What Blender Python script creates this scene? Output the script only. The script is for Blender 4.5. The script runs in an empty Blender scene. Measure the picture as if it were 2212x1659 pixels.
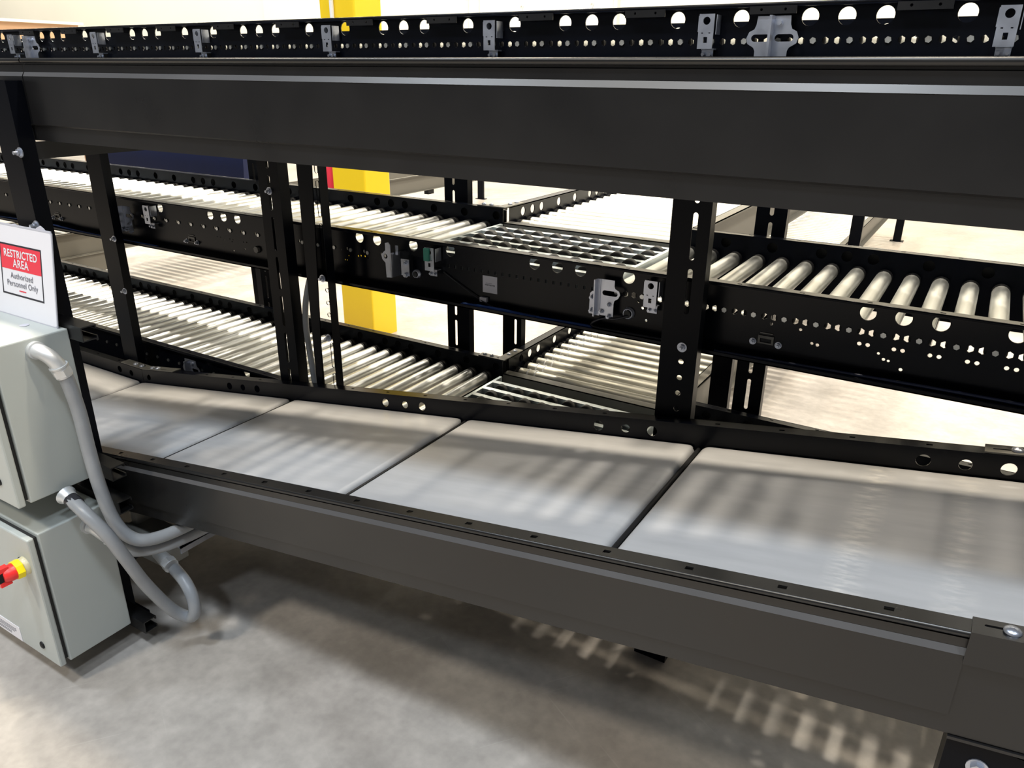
import bpy, math, random
from mathutils import Vector, Matrix
random.seed(4)
S = 0.9            # survey unit -> metres
HC = 1.68          # camera height in metres (survey z = 0 is the camera height)
C = bpy.context.scene.collection
def W(p): return Vector((p[0]*S, p[1]*S, HC + p[2]*S))

# ------------------------------------------------------------------ camera
F, YAW, PITCH, ROLL = 1652.75, -0.548572843, 0.387584516, 0.00893503
def axis_rot(ax, t): return Matrix.Rotation(t, 3, ax)
Bm = Matrix(((1, 0, 0), (0, 0, -1), (0, 1, 0)))
Rcv = axis_rot('Z', ROLL) @ axis_rot('X', PITCH) @ Bm @ axis_rot('Z', YAW)     # world -> cv camera
Rbl = Matrix(((1, 0, 0), (0, -1, 0), (0, 0, -1))) @ Rcv                          # world -> blender camera
cam = bpy.data.cameras.new('camera'); camo = bpy.data.objects.new('camera', cam); C.objects.link(camo)
camo.matrix_world = Matrix.Translation((0, 0, HC)) @ Rbl.transposed().to_4x4()
cam.sensor_fit = 'HORIZONTAL'; cam.sensor_width = 36; cam.lens = F/2212*36
cam.clip_start = 0.02; cam.clip_end = 200
bpy.context.scene.camera = camo

# ------------------------------------------------------------------ world, lamps, exposure
sc = bpy.context.scene
world = bpy.data.worlds.new('world'); sc.world = world; world.use_nodes = True
bg = world.node_tree.nodes['Background']
bg.inputs[0].default_value = (0.93, 0.96, 1.0, 1); bg.inputs[1].default_value = 0.13
sc.view_settings.view_transform = 'Standard'; sc.view_settings.look = 'None'
sc.view_settings.gamma = 1; sc.view_settings.exposure = 0.0
LIGHTS = []
def highbay_or_fill(x, y, power, col=(1, 0.95, 0.86), h=7.0, size=0.5):
    l = bpy.data.lights.new('high_bay_or_fill_lamp', 'AREA'); l.shape = 'DISK'; l.size = size
    l.energy = power; l.color = col
    o = bpy.data.objects.new('high_bay_or_fill_lamp', l); C.objects.link(o); o.location = W((x, y, h)); return o
COOL = (0.82, 0.91, 1.0); WARM = (1.0, 0.9, 0.74)
for x in (-9.5, -5.0, -0.5, 4.0):
    highbay_or_fill(x, 2.9, 330, (1, 0.88, 0.69), size=0.38)
    highbay_or_fill(x, 11.3, 110, (1, 0.95, 0.85), size=1.8)
for k in range(4):
    highbay_or_fill(3.3 - 4.42*k, 7.3, 380, (1, 0.91, 0.77), size=0.36)
for x in (-14.5, -19.5, -25.0):  # added fill lamps, out of view, to brighten the far left wall
    highbay_or_fill(x, 9.0, 400, (1, 0.95, 0.85), size=1.0)
for x in (-6.5, -1.5, 3.5):
    highbay_or_fill(x, -1.6, 255, COOL, size=0.9)
highbay_or_fill(-3.4, -4.6, 380, WARM, size=0.9)
highbay_or_fill(1.5, -5.5, 180, COOL, size=0.9)

# ------------------------------------------------------------------ materials
def mat(name, col, rough=0.5, metal=0.0, var=0.0, vscale=8.0, rvar=0.0, bump=0.0, stretch=(1, 1, 1), spec=0.5, ior=1.5):
    m = bpy.data.materials.new(name); m.use_nodes = True
    nt = m.node_tree; b = nt.nodes['Principled BSDF']
    b.inputs['Base Color'].default_value = (*col, 1); b.inputs['Roughness'].default_value = rough
    b.inputs['Metallic'].default_value = metal; b.inputs['IOR'].default_value = ior; b.inputs['Specular IOR Level'].default_value = spec
    if var or rvar or bump:
        tc = nt.nodes.new('ShaderNodeTexCoord'); mp = nt.nodes.new('ShaderNodeMapping')
        mp.inputs['Scale'].default_value = stretch
        nz = nt.nodes.new('ShaderNodeTexNoise'); nz.inputs['Scale'].default_value = vscale; nz.inputs['Detail'].default_value = 5
        nt.links.new(tc.outputs['Object'], mp.inputs['Vector']); nt.links.new(mp.outputs[0], nz.inputs['Vector'])
        if var:
            r = nt.nodes.new('ShaderNodeMapRange'); r.inputs[1].default_value = 0.3; r.inputs[2].default_value = 0.7
            r.inputs[3].default_value = 1 - var; r.inputs[4].default_value = 1 + var
            mx = nt.nodes.new('ShaderNodeVectorMath'); mx.operation = 'SCALE'; mx.inputs[0].default_value = col
            nt.links.new(nz.outputs[0], r.inputs[0]); nt.links.new(r.outputs[0], mx.inputs['Scale'])
            nt.links.new(mx.outputs[0], b.inputs['Base Color'])
        if rvar:
            r = nt.nodes.new('ShaderNodeMapRange'); r.inputs[1].default_value = 0.3; r.inputs[2].default_value = 0.7
            r.inputs[3].default_value = max(0.03, rough - rvar); r.inputs[4].default_value = rough + rvar
            nt.links.new(nz.outputs[0], r.inputs[0]); nt.links.new(r.outputs[0], b.inputs['Roughness'])
        if bump:
            bp = nt.nodes.new('ShaderNodeBump'); bp.inputs['Strength'].default_value = bump; bp.inputs['Distance'].default_value = 0.002
            nt.links.new(nz.outputs[0], bp.inputs['Height']); nt.links.new(bp.outputs[0], b.inputs['Normal'])
    return m
M_BLACK = mat('black_powder_coat', (0.0022, 0.003, 0.006), 0.26, ior=1.28, var=0.1, vscale=40, bump=0.02)
M_POST = mat('black_post_paint', (0.0022, 0.0028, 0.005), 0.34, ior=1.2)
M_CHAR = mat('charcoal_powder_coat', (0.0088, 0.0087, 0.0094), 0.31, var=0.08, vscale=6, rvar=0.05)
M_LEDGE_HI = mat('ledge_highlight_grey', (0.080, 0.079, 0.082), 0.34, var=0.1, vscale=5)  # lighter grey that paints a lamp highlight onto the charcoal rail chamfer
M_ROLL = mat('zinc_plated_steel_tube', (0.62, 0.625, 0.60), 0.38, 1.0, var=0.08, vscale=9, rvar=0.08, stretch=(3, 1, 3))
M_ROLLB = mat('dull_zinc_tube', (0.50, 0.49, 0.44), 0.5, 1.0, var=0.08, vscale=9, rvar=0.08)
M_ZINC = mat('bright_zinc_plate', (0.50, 0.53, 0.61), 0.34, 0.85, var=0.06, vscale=30, rvar=0.06)
M_SLAT = mat('galvanised_slat', (0.74, 0.80, 0.82), 0.38, 0.8)
M_CAP = mat('black_plastic_cap', (0.010, 0.010, 0.011), 0.5, spec=0.25)
M_RUB = mat('black_rubber', (0.012, 0.012, 0.012), 0.55)
M_ENC = mat('light_grey_enclosure_paint', (0.44, 0.47, 0.455), 0.42, var=0.02, vscale=3)
M_CON = mat('grey_pvc_jacket', (0.29, 0.305, 0.325), 0.36, var=0.08, vscale=14)
M_FIT = mat('cast_zinc_fitting', (0.66, 0.68, 0.70), 0.42, 0.55, var=0.06, vscale=30)
M_WHITE = mat('white_sheet', (0.80, 0.79, 0.84), 0.35)
M_STICK = mat('white_sticker', (0.52, 0.52, 0.58), 0.5)
M_RED = mat('red_print', (0.80, 0.045, 0.075), 0.4)
M_INK = mat('black_ink', (0.02, 0.02, 0.03), 0.5)
M_GINK = mat('grey_ink', (0.13, 0.13, 0.16), 0.5)
M_YEL = mat('yellow_column_paint', (0.86, 0.60, 0.015), 0.42, var=0.03, vscale=2)
M_YPL = mat('yellow_plastic', (0.90, 0.72, 0.01), 0.35)
M_RPL = mat('red_plastic', (0.78, 0.03, 0.03), 0.35)
M_CLR = mat('clear_yellowish_plastic', (0.62, 0.56, 0.36), 0.3)
M_BLUE = mat('navy_blue_plastic', (0.008, 0.016, 0.075), 0.5)
M_CABLE = mat('dark_blue_cable', (0.03, 0.04, 0.09), 0.3)
M_CABLE2 = mat('black_cable', (0.02, 0.02, 0.026), 0.3)
M_BCAB = mat('blue_cable', (0.03, 0.10, 0.40), 0.35)
M_GREEN = mat('teal_sensor_plastic', (0.02, 0.20, 0.15), 0.4)
M_LGREEN = mat('bright_green_print', (0.15, 0.6, 0.08), 0.4)
M_WALL = mat('cream_wall_paint', (0.83, 0.80, 0.69), 0.7, var=0.02, vscale=0.6)
M_WALL2 = mat('off_white_door_paint', (0.80, 0.80, 0.80), 0.5)
M_TRIM = mat('pale_trim_paint', (0.70, 0.70, 0.66), 0.5)
M_ORANGE = mat('orange_paint', (0.60, 0.37, 0.22), 0.5)
M_GBEIGE = mat('taupe_powder_coat', (0.13, 0.125, 0.11), 0.42)
M_GBOX = mat('dark_grey_box_paint', (0.25, 0.25, 0.235), 0.45)

def floor_mat():
    m = bpy.data.materials.new('polished_concrete'); m.use_nodes = True
    nt = m.node_tree; N = nt.nodes; L = nt.links; b = N['Principled BSDF']
    tc = N.new('ShaderNodeTexCoord')
    def noise(scale, det=6, st=(1, 1, 1)):
        mp = N.new('ShaderNodeMapping'); mp.inputs['Scale'].default_value = st
        n = N.new('ShaderNodeTexNoise'); n.inputs['Scale'].default_value = scale; n.inputs['Detail'].default_value = det
        L.new(tc.outputs['Object'], mp.inputs[0]); L.new(mp.outputs[0], n.inputs['Vector']); return n
    n1 = noise(1.3, 8); n2 = noise(7, 8); n3 = noise(0.5, 3)
    cr = N.new('ShaderNodeValToRGB'); e = cr.color_ramp.elements
    e[0].position = 0.33; e[0].color = (0.365, 0.332, 0.302, 1); e[1].position = 0.66; e[1].color = (0.475, 0.445, 0.413, 1)
    L.new(n1.outputs[0], cr.inputs[0])
    cr2 = N.new('ShaderNodeValToRGB'); e = cr2.color_ramp.elements
    e[0].position = 0.35; e[0].color = (0.86, 0.86, 0.86, 1); e[1].position = 0.65; e[1].color = (1.06, 1.06, 1.06, 1)
    L.new(n2.outputs[0], cr2.inputs[0])
    mx = N.new('ShaderNodeMixRGB'); mx.blend_type = 'MULTIPLY'; mx.inputs[0].default_value = 1
    L.new(cr.outputs[0], mx.inputs[1]); L.new(cr2.outputs[0], mx.inputs[2])
    # rusty scuff tint patches
    cr3 = N.new('ShaderNodeValToRGB'); e = cr3.color_ramp.elements
    e[0].position = 0.55; e[0].color = (0, 0, 0, 1); e[1].position = 0.72; e[1].color = (0.5, 0.5, 0.5, 1)
    L.new(n3.outputs[0], cr3.inputs[0])
    mx2 = N.new('ShaderNodeMixRGB'); mx2.inputs[2].default_value = (0.55, 0.44, 0.34, 1)
    L.new(cr3.outputs[0], mx2.inputs[0]); L.new(mx.outputs[0], mx2.inputs[1])
    n4 = noise(34, 6); r4 = N.new('ShaderNodeMapRange'); r4.inputs[1].default_value = 0.3; r4.inputs[2].default_value = 0.7
    r4.inputs[3].default_value = 0.90; r4.inputs[4].default_value = 1.08; L.new(n4.outputs[0], r4.inputs[0])
    sc4 = N.new('ShaderNodeVectorMath'); sc4.operation = 'SCALE'; L.new(mx2.outputs[0], sc4.inputs[0]); L.new(r4.outputs[0], sc4.inputs['Scale'])
    last = sc4.outputs[0]
    for ang, st in ((0.5, (1.2, 60, 1)), (-0.9, (1.6, 75, 1))):
        mp5 = N.new('ShaderNodeMapping'); mp5.inputs['Rotation'].default_value = (0, 0, ang)
        mp6 = N.new('ShaderNodeMapping'); mp6.inputs['Scale'].default_value = st
        n5 = N.new('ShaderNodeTexNoise'); n5.inputs['Scale'].default_value = 1.0; n5.inputs['Detail'].default_value = 2
        L.new(tc.outputs['Object'], mp5.inputs[0]); L.new(mp5.outputs[0], mp6.inputs[0]); L.new(mp6.outputs[0], n5.inputs['Vector'])
        r5 = N.new('ShaderNodeMapRange'); r5.inputs[1].default_value = 0.70; r5.inputs[2].default_value = 0.78; r5.inputs[4].default_value = 0.35
        L.new(n5.outputs[0], r5.inputs[0])
        m5 = N.new('ShaderNodeMixRGB'); m5.inputs[2].default_value = (0.60, 0.58, 0.55, 1); L.new(r5.outputs[0], m5.inputs[0]); L.new(last, m5.inputs[1]); last = m5.outputs[0]
    L.new(last, b.inputs['Base Color'])
    rr = N.new('ShaderNodeMapRange'); rr.inputs[1].default_value = 0.3; rr.inputs[2].default_value = 0.7
    rr.inputs[3].default_value = 0.30; rr.inputs[4].default_value = 0.46
    L.new(n2.outputs[0], rr.inputs[0]); L.new(rr.outputs[0], b.inputs['Roughness'])
    b.inputs['Specular IOR Level'].default_value = 0.4
    return m
M_FLOOR = floor_mat()

def belt_mat(scuff):
    m = bpy.data.materials.new('grey_conveyor_belt'); m.use_nodes = True
    nt = m.node_tree; N = nt.nodes; L = nt.links; b = N['Principled BSDF']
    tc = N.new('ShaderNodeTexCoord'); mp = N.new('ShaderNodeMapping'); mp.inputs['Scale'].default_value = (1, 6, 1)
    n = N.new('ShaderNodeTexNoise'); n.inputs['Scale'].default_value = 5; n.inputs['Detail'].default_value = 6
    L.new(tc.outputs['Object'], mp.inputs[0]); L.new(mp.outputs[0], n.inputs['Vector'])
    cr = N.new('ShaderNodeValToRGB'); e = cr.color_ramp.elements
    e[0].position = 0.3; e[0].color = (0.355, 0.355, 0.365, 1); e[1].position = 0.7; e[1].color = (0.41, 0.41, 0.42, 1)
    L.new(n.outputs[0], cr.inputs[0]); out = cr.outputs[0]
    if scuff:                                        # pale worn band rubbed across the belt, broken into short marks
        sx = N.new('ShaderNodeSeparateXYZ'); L.new(tc.outputs['Object'], sx.inputs[0])
        for cx, wd, amt in scuff:
            a = N.new('ShaderNodeMath'); a.operation = 'SUBTRACT'; a.inputs[1].default_value = cx*S
            L.new(sx.outputs[0], a.inputs[0])
            ab = N.new('ShaderNodeMath'); ab.operation = 'ABSOLUTE'; L.new(a.outputs[0], ab.inputs[0])
            mr = N.new('ShaderNodeMapRange'); mr.inputs[1].default_value = 0; mr.inputs[2].default_value = wd*S
            mr.inputs[3].default_value = 1; mr.inputs[4].default_value = 0; L.new(ab.outputs[0], mr.inputs[0])
            mp2 = N.new('ShaderNodeMapping'); mp2.inputs['Scale'].default_value = (18, 60, 1)
            n2 = N.new('ShaderNodeTexNoise'); n2.inputs['Scale'].default_value = 1.2; n2.inputs['Detail'].default_value = 4
            L.new(tc.outputs['Object'], mp2.inputs[0]); L.new(mp2.outputs[0], n2.inputs['Vector'])
            r2 = N.new('ShaderNodeMapRange'); r2.inputs[1].default_value = 0.42; r2.inputs[2].default_value = 0.7; L.new(n2.outputs[0], r2.inputs[0])
            mu = N.new('ShaderNodeMath'); mu.operation = 'MULTIPLY'; L.new(mr.outputs[0], mu.inputs[0]); L.new(r2.outputs[0], mu.inputs[1])
            mu2 = N.new('ShaderNodeMath'); mu2.operation = 'MULTIPLY'; mu2.inputs[1].default_value = amt; L.new(mu.outputs[0], mu2.inputs[0])
            mx = N.new('ShaderNodeMixRGB'); mx.inputs[2].default_value = (0.62, 0.60, 0.57, 1)
            L.new(mu2.outputs[0], mx.inputs[0]); L.new(out, mx.inputs[1]); out = mx.outputs[0]
    L.new(out, b.inputs['Base Color']); b.inputs['Roughness'].default_value = 0.42
    b.inputs['Specular IOR Level'].default_value = 0.5
    return m
M_BELT = belt_mat(()); M_BELT_S = belt_mat(((1.205, 0.045, 1.0), (1.395, 0.045, 0.6)))

# ------------------------------------------------------------------ mesh building
def fill2d(outer, holes):
    cu = bpy.data.curves.new('tmp', 'CURVE'); cu.dimensions = '2D'; cu.fill_mode = 'BOTH'
    for lp in [outer] + list(holes):
        sp = cu.splines.new('POLY'); sp.points.add(len(lp) - 1)
        for i, (u, v) in enumerate(lp): sp.points[i].co = (u, v, 0, 1)
        sp.use_cyclic_u = True
    o = bpy.data.objects.new('tmp', cu); C.objects.link(o)
    me = bpy.data.meshes.new_from_object(o, depsgraph=bpy.context.evaluated_depsgraph_get())
    vs = [(v.co.x, v.co.y) for v in me.vertices]; fs = [tuple(p.vertices) for p in me.polygons]
    bpy.data.objects.remove(o); bpy.data.curves.remove(cu); bpy.data.meshes.remove(me)
    return vs, fs
def circ(cu, cv, r, n=16, rot=0.0, sx=1.0):
    return [(cu + sx*r*math.cos(rot + 2*math.pi*k/n), cv + r*math.sin(rot + 2*math.pi*k/n)) for k in range(n)]
def rect(u0, u1, v0, v1): return [(u0, v0), (u1, v0), (u1, v1), (u0, v1)]
def slot_v(cu, v0, v1, r, n=6):
    a = [(cu + r*math.cos(math.pi*k/n), v1 - r + r*math.sin(math.pi*k/n)) for k in range(n + 1)]
    return a + [(cu - r*math.cos(math.pi*k/n), v0 + r - r*math.sin(math.pi*k/n)) for k in range(n + 1)]
def slot_h(u0, u1, cv, r, n=6): return [(b, a) for a, b in slot_v(cv, u0, u1, r, n)]

class MB:
    def __init__(s): s.v, s.f, s.sm = [], [], []
    def add(s, vs, fs, smooth=False):
        o = len(s.v); s.v += [tuple(p) for p in vs]
        for f in fs: s.f.append(tuple(i + o for i in f)); s.sm.append(smooth)
        return s
    def box(s, x0, x1, y0, y1, z0, z1):
        vs = [(x, y, z) for z in (z0, z1) for y in (y0, y1) for x in (x0, x1)]
        return s.add(vs, [(0, 2, 3, 1), (4, 5, 7, 6), (0, 1, 5, 4), (2, 6, 7, 3), (0, 4, 6, 2), (1, 3, 7, 5)])
    def quad(s, a, b, c, d): return s.add([a, b, c, d], [(0, 1, 2, 3)])
    def prism(s, prof, a0, a1, ax='x', segs=1):
        """closed profile; ax='x': (y,z) swept in x; 'y': (x,z) in y; 'z': (x,y) in z"""
        n = len(prof); vs = []
        mp = {'x': lambda p, t: (t, p[0], p[1]), 'y': lambda p, t: (p[0], t, p[1]), 'z': lambda p, t: (p[0], p[1], t)}[ax]
        for k in range(segs + 1):
            t = a0 + (a1 - a0)*k/segs; vs += [mp(p, t) for p in prof]
        fs = [(k*n + i, k*n + (i + 1) % n, (k + 1)*n + (i + 1) % n, (k + 1)*n + i) for k in range(segs) for i in range(n)]
        o = len(s.v); s.add(vs, fs)
        b2, f2 = fill2d(prof, [])
        for t, fl in ((a0, 1), (a1, 0)): s.add([mp(p, t) for p in b2], [f[::-1] if fl else f for f in f2])
        return s
    def cyl(s, p0, p1, r0, r1=None, n=16, caps=True, smooth=True):
        r1 = r0 if r1 is None else r1
        p0, p1 = Vector(p0), Vector(p1); d = (p1 - p0).normalized()
        a = d.orthogonal().normalized(); b = d.cross(a)
        ring = lambda p, r: [p + a*(r*math.cos(2*math.pi*k/n)) + b*(r*math.sin(2*math.pi*k/n)) for k in range(n)]
        A, B = ring(p0, r0), ring(p1, r1)
        s.add(A + B, [(k, (k + 1) % n, n + (k + 1) % n, n + k) for k in range(n)], smooth)
        if caps: s.add(A, [tuple(range(n))[::-1]]); s.add(B, [tuple(range(n))])
        return s
    def lathe(s, base, axis, prof, n=16, smooth=True):
        """prof: list of (distance along axis, radius)"""
        p0 = Vector(base); d = Vector(axis).normalized(); a = d.orthogonal().normalized(); b = d.cross(a)
        vs = []
        for t, r in prof:
            vs += [p0 + d*t + a*(r*math.cos(2*math.pi*k/n)) + b*(r*math.sin(2*math.pi*k/n)) for k in range(n)]
        fs = [(j*n + k, j*n + (k + 1) % n, (j + 1)*n + (k + 1) % n, (j + 1)*n + k) for j in range(len(prof) - 1) for k in range(n)]
        s.add(vs, fs, smooth)
        s.add(vs[:n], [tuple(range(n))[::-1]]); s.add(vs[-n:], [tuple(range(n))]); return s
    def tube(s, pts, r, n=12, sub=6):
        P = [Vector(p) for p in pts]
        Q = []
        for i in range(len(P) - 1):
            p0 = P[max(i - 1, 0)]; p1 = P[i]; p2 = P[i + 1]; p3 = P[min(i + 2, len(P) - 1)]
            for k in range(sub):
                t = k/sub
                Q.append(0.5*((2*p1) + (p2 - p0)*t + (2*p0 - 5*p1 + 4*p2 - p3)*t*t + (3*p1 - p0 - 3*p2 + p3)*t**3))
        Q.append(P[-1])
        d = (Q[1] - Q[0]).normalized(); a = d.orthogonal().normalized(); vs = []
        for i, q in enumerate(Q):
            d2 = (Q[min(i + 1, len(Q) - 1)] - Q[max(i - 1, 0)]).normalized()
            a = (a - d2*a.dot(d2)).normalized(); b = d2.cross(a)
            vs += [q + a*(r*math.cos(2*math.pi*k/n)) + b*(r*math.sin(2*math.pi*k/n)) for k in range(n)]
        fs = [(j*n + k, j*n + (k + 1) % n, (j + 1)*n + (k + 1) % n, (j + 1)*n + k) for j in range(len(Q) - 1) for k in range(n)]
        s.add(vs, fs, True); s.add(vs[:n], [tuple(range(n))[::-1]]); s.add(vs[-n:], [tuple(range(n))]); return s
    def plate(s, outer, holes, t, mp):
        """flat plate with real holes; mp(u, v, w) maps plate space to survey space, w in 0..t"""
        vs, fs = fill2d(outer, holes)
        s.add([mp(u, v, 0) for u, v in vs], [f[::-1] for f in fs]); s.add([mp(u, v, t) for u, v in vs], fs)
        for lp in [outer] + list(holes):
            n = len(lp)
            s.add([mp(u, v, 0) for u, v in lp] + [mp(u, v, t) for u, v in lp],
                  [(k, (k + 1) % n, n + (k + 1) % n, n + k) for k in range(n)])
        return s
    def map(s, fn): s.v = [tuple(fn(*p)) for p in s.v]; return s
    def mesh(s, name, m, org):
        me = bpy.data.meshes.new(name)
        me.from_pydata([((p[0] - org[0])*S, (p[1] - org[1])*S, (p[2] - org[2])*S) for p in s.v], [], s.f)
        me.polygons.foreach_set('use_smooth', s.sm); me.materials.append(m); me.update(); return me
    def build(s, name, m, parent=None, org=None, bevel=0.0):
        if parent is not None: o_ = ORG[parent.name] if org is None else org
        else:
            xs, ys, zs = zip(*s.v)
            o_ = org if org is not None else ((min(xs) + max(xs))/2, (min(ys) + max(ys))/2, min(zs))
        ob = bpy.data.objects.new(name, s.mesh(name, m, o_)); C.objects.link(ob)
        place(ob, o_, parent)
        if bevel:
            b = ob.modifiers.new('bevel', 'BEVEL'); b.width = bevel*S; b.segments = 2; b.limit_method = 'ANGLE'
        return ob
ORG = {}
def place(ob, org, parent=None):
    ORG[ob.name] = tuple(org)
    if parent is None: ob.location = W(org)
    else:
        ob.parent = parent; q = ORG[parent.name]
        ob.location = ((org[0] - q[0])*S, (org[1] - q[1])*S, (org[2] - q[2])*S)
def tag(o, label=None, cat=None, group=None, kind=None):
    if label: o['label'] = label
    if cat: o['category'] = cat
    if group: o['group'] = group
    if kind: o['kind'] = kind
    return o
def thing(name, org, label, cat, group=None):
    o = bpy.data.objects.new(name, None); o.empty_display_size = 0.1; C.objects.link(o); place(o, org)
    return tag(o, label, cat, group)
def copy_part(src, pos, parent):
    """a copy of a part (and of its sub-parts) sharing mesh data"""
    c = src.copy(); C.objects.link(c); place(c, pos, parent)
    for ch in src.children:
        d = ch.copy(); C.objects.link(d); d.parent = c; ORG[d.name] = tuple(pos)
    return c
def text_mesh(mb, body, size, u, v, mp, align='CENTER', sx=1.0, t=0.0006, bold=0.0):
    cu = bpy.data.curves.new('tmp', 'FONT'); cu.body = body; cu.size = size; cu.align_x = align; cu.align_y = 'CENTER'; cu.offset = bold; cu.space_character = 1.06
    o = bpy.data.objects.new('tmp', cu); C.objects.link(o)
    me = bpy.data.meshes.new_from_object(o, depsgraph=bpy.context.evaluated_depsgraph_get())
    mb.add([mp(u + w.co.x*sx, v + w.co.y, t) for w in me.vertices], [tuple(p.vertices) for p in me.polygons])
    bpy.data.objects.remove(o); bpy.data.curves.remove(cu); bpy.data.meshes.remove(me)
def hexbolt(mb, p, axis, r=0.010, washer=0.0145, n=6, stud=0.0):
    p = Vector(p); d = Vector(axis).normalized()
    mb.cyl(p, p + d*0.0025, washer, n=18)
    mb.cyl(p + d*0.0025, p + d*0.0105, r, n=6, smooth=False)
    if stud: mb.cyl(p + d*0.0105, p + d*(0.0105 + stud), r*0.55, n=10)
    return mb
def bolts(name, items, m, parent, root, maker=None):
    """one small object per bolt; items: (point, axis, args, kwargs)"""
    for p, ax, args, kw in items:
        b_ = MB(); (maker or hexbolt)(b_, p, ax, *args, **kw)
        b_.build(name, m, parent, org=ORG[root.name])
def dome(mb, p, axis, r=0.016):
    return mb.lathe(p, axis, [(0, r), (0.003, r), (0.006, r*0.8), (0.0085, r*0.45), (0.0092, 0.001)], n=18)

# ------------------------------------------------------------------ setting
FLZ = -1.8667
fl = MB().box(-32, 16, -12, 13.3, FLZ - 0.12, FLZ).build('floor', M_FLOOR); tag(fl, kind='structure')
wl = MB().box(-32, 16, 13.0, 13.25, FLZ, 9.0).build('wall_back', M_WALL); tag(wl, kind='structure')
wl = MB().box(-14.3, -8.95, 12.9, 13.0, FLZ, 9.0).build('wall_jut', M_WALL); tag(wl, kind='structure')
dr = MB().box(-8.66, -6.04, 12.93, 12.99, FLZ, 2.6).build('door_1', M_WALL2); tag(dr, kind='structure')
for x in (-7.765, -6.385):                             # diamond shaped lock plates on the door leaf
    mb = MB(); mb.prism([(x - 0.04, 1.08), (x, 0.965), (x + 0.04, 1.08), (x, 1.20)], 12.91, 12.93, 'y'); mb.cyl((x, 12.925, 1.08), (x, 12.88, 1.08), 0.012)
    mb.build('lock_plate', M_TRIM, dr)
for k, (a, b) in enumerate(((-8.95, -8.66), (-6.04, -5.90))):
    mb = MB(); mb.box(a, b, 12.88, 13.0, FLZ, 2.75)
    mb.box(a + 0.05, a + 0.07, 12.86, 12.88, FLZ, 2.75)
    tag(mb.build('trim_%d' % (k + 1), M_TRIM), kind='structure')

# ------------------------------------------------------------------ roller conveyors (three stacked levels along x)
PITCH, X0 = 0.0852, 0.004
YN, YF, FLG = 2.15, 2.845, 0.032          # web faces and flange depth
RZ, RR = -0.086, 0.0258                    # axle below rail top, roller radius
def big_l3(x0, x1):
    r = []; k = -12
    while -0.127 - 0.0849*k > x0:
        x = -0.127 - 0.0849*k
        if k % 8 in (0, 2, 3, 4, 6) and x < x1: r.append(x)
        k += 1
    return [x for x in r if x0 + 0.03 < x < x1 - 0.03]
BIG_L2 = [0.465, 0.295, 0.126, -0.041, -0.127, -0.213, -0.897, -1.063, -1.147, -1.232, -1.572, -1.737, -1.908, -1.994, -2.25, -2.673, -2.76, -2.845, -3.187, -3.55, -4.2, -4.285, -4.37]
def rail(mb, x0, x1, zt, web, out, holes, hgt=0.211, wide=0.055, slot_pitch=0.1705, slot_x0=-0.0415):
    """C section rail: web plate at y=web (outward normal out=-1 near / +1 far), flanges outward"""
    mb.plate(rect(x0, x1, zt - hgt, zt), holes, 0.004, lambda u, v, w: (u, web - out*w, v))
    y0, y1 = sorted((web, web + out*FLG)); sl = []
    k = math.ceil((x0 - slot_x0 + 0.03)/slot_pitch)
    while slot_x0 + k*slot_pitch < x1 - 0.03:
        xs = slot_x0 + k*slot_pitch; sl.append(rect(xs - 0.0065, xs + 0.0065, (y0 + y1)/2 - 0.0035, (y0 + y1)/2 + 0.0035)); k += 1
    mb.plate(rect(x0, x1, y0, y1), sl, 0.004, lambda u, v, w: (u, v, zt - w))
    yl = web + out*FLG
    mb.box(x0, x1, min(yl, yl - out*0.004), max(yl, yl - out*0.004), zt - 0.010, zt)       # small return lip
    mb.cyl((x0, yl - out*.003, zt - .0035), (x1, yl - out*.003, zt - .0035), .0042, n=14)
    y0, y1 = sorted((web, web + out*wide)); mb.box(x0, x1, y0, y1, zt - hgt, zt - hgt + 0.004)
    yl = web + out*wide; mb.box(x0, x1, min(yl, yl - out*0.004), max(yl, yl - out*0.004), zt - hgt, zt - hgt + 0.012)
def axle_x(n, lvl): return X0 + PITCH*n - (0.0305 if lvl == 3 else 0.0)
def clean(hs):
    """drop holes that overlap one already kept"""
    out = []
    for h in hs:
        u0 = min(p[0] for p in h); u1 = max(p[0] for p in h); v0 = min(p[1] for p in h); v1 = max(p[1] for p in h)
        if all(u1 + .002 < a or u0 - .002 > b or v1 + .002 < c or v0 - .002 > d for a, b, c, d, _ in out): out.append((u0, u1, v0, v1, h))
    return [o[-1] for o in out]
# one prototype roller per look: a steel tube with its axle, and end caps as a sub-part
def make_roller(parent, pos, cap_far, cap_near=0.020):
    t = MB(); t.cyl((0, YN + cap_near + 0.006, 0), (0, YF - 0.012 - cap_far, 0), RR, n=20)
    t.cyl((0, YN - 0.004, 0), (0, YF + 0.004, 0), 0.0078, n=6, smooth=False)
    o = bpy.data.objects.new('roller', t.mesh('roller', M_ROLL, (0, 0, 0))); C.objects.link(o); place(o, pos, parent)
    for a, b in ((YN + 0.006, YN + 0.006 + cap_near), (YF - 0.012 - cap_far, YF - 0.010)):
        c = MB(); L = b - a
        c.lathe((0, a, 0), (0, 1, 0), [(0, RR*0.86), (0.003, RR*1.03), (L*0.40, RR*1.03), (L*0.45, RR*0.95), (L*0.58, RR*0.95), (L*0.63, RR*1.03), (L - 0.003, RR*1.03), (L, RR*0.86)], n=20)
        q = bpy.data.objects.new('end_cap', c.mesh('end_cap', M_CAP, (0, 0, 0))); C.objects.link(q); q.parent = o; ORG[q.name] = tuple(pos)
    return o
LV = {1: -1.257, 2: -0.550, 3: 0.163}
conv = {}
LAB = {1: 'black roller conveyor on the lowest tier behind the inclined belt, zinc rollers',
       2: 'black roller conveyor on the middle tier, its zinc rollers seen between the two belts',
       3: 'black perforated roller conveyor on the top tier above the upper belt rail'}
XL, XR = -6.4, 0.78
proto = None
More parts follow.
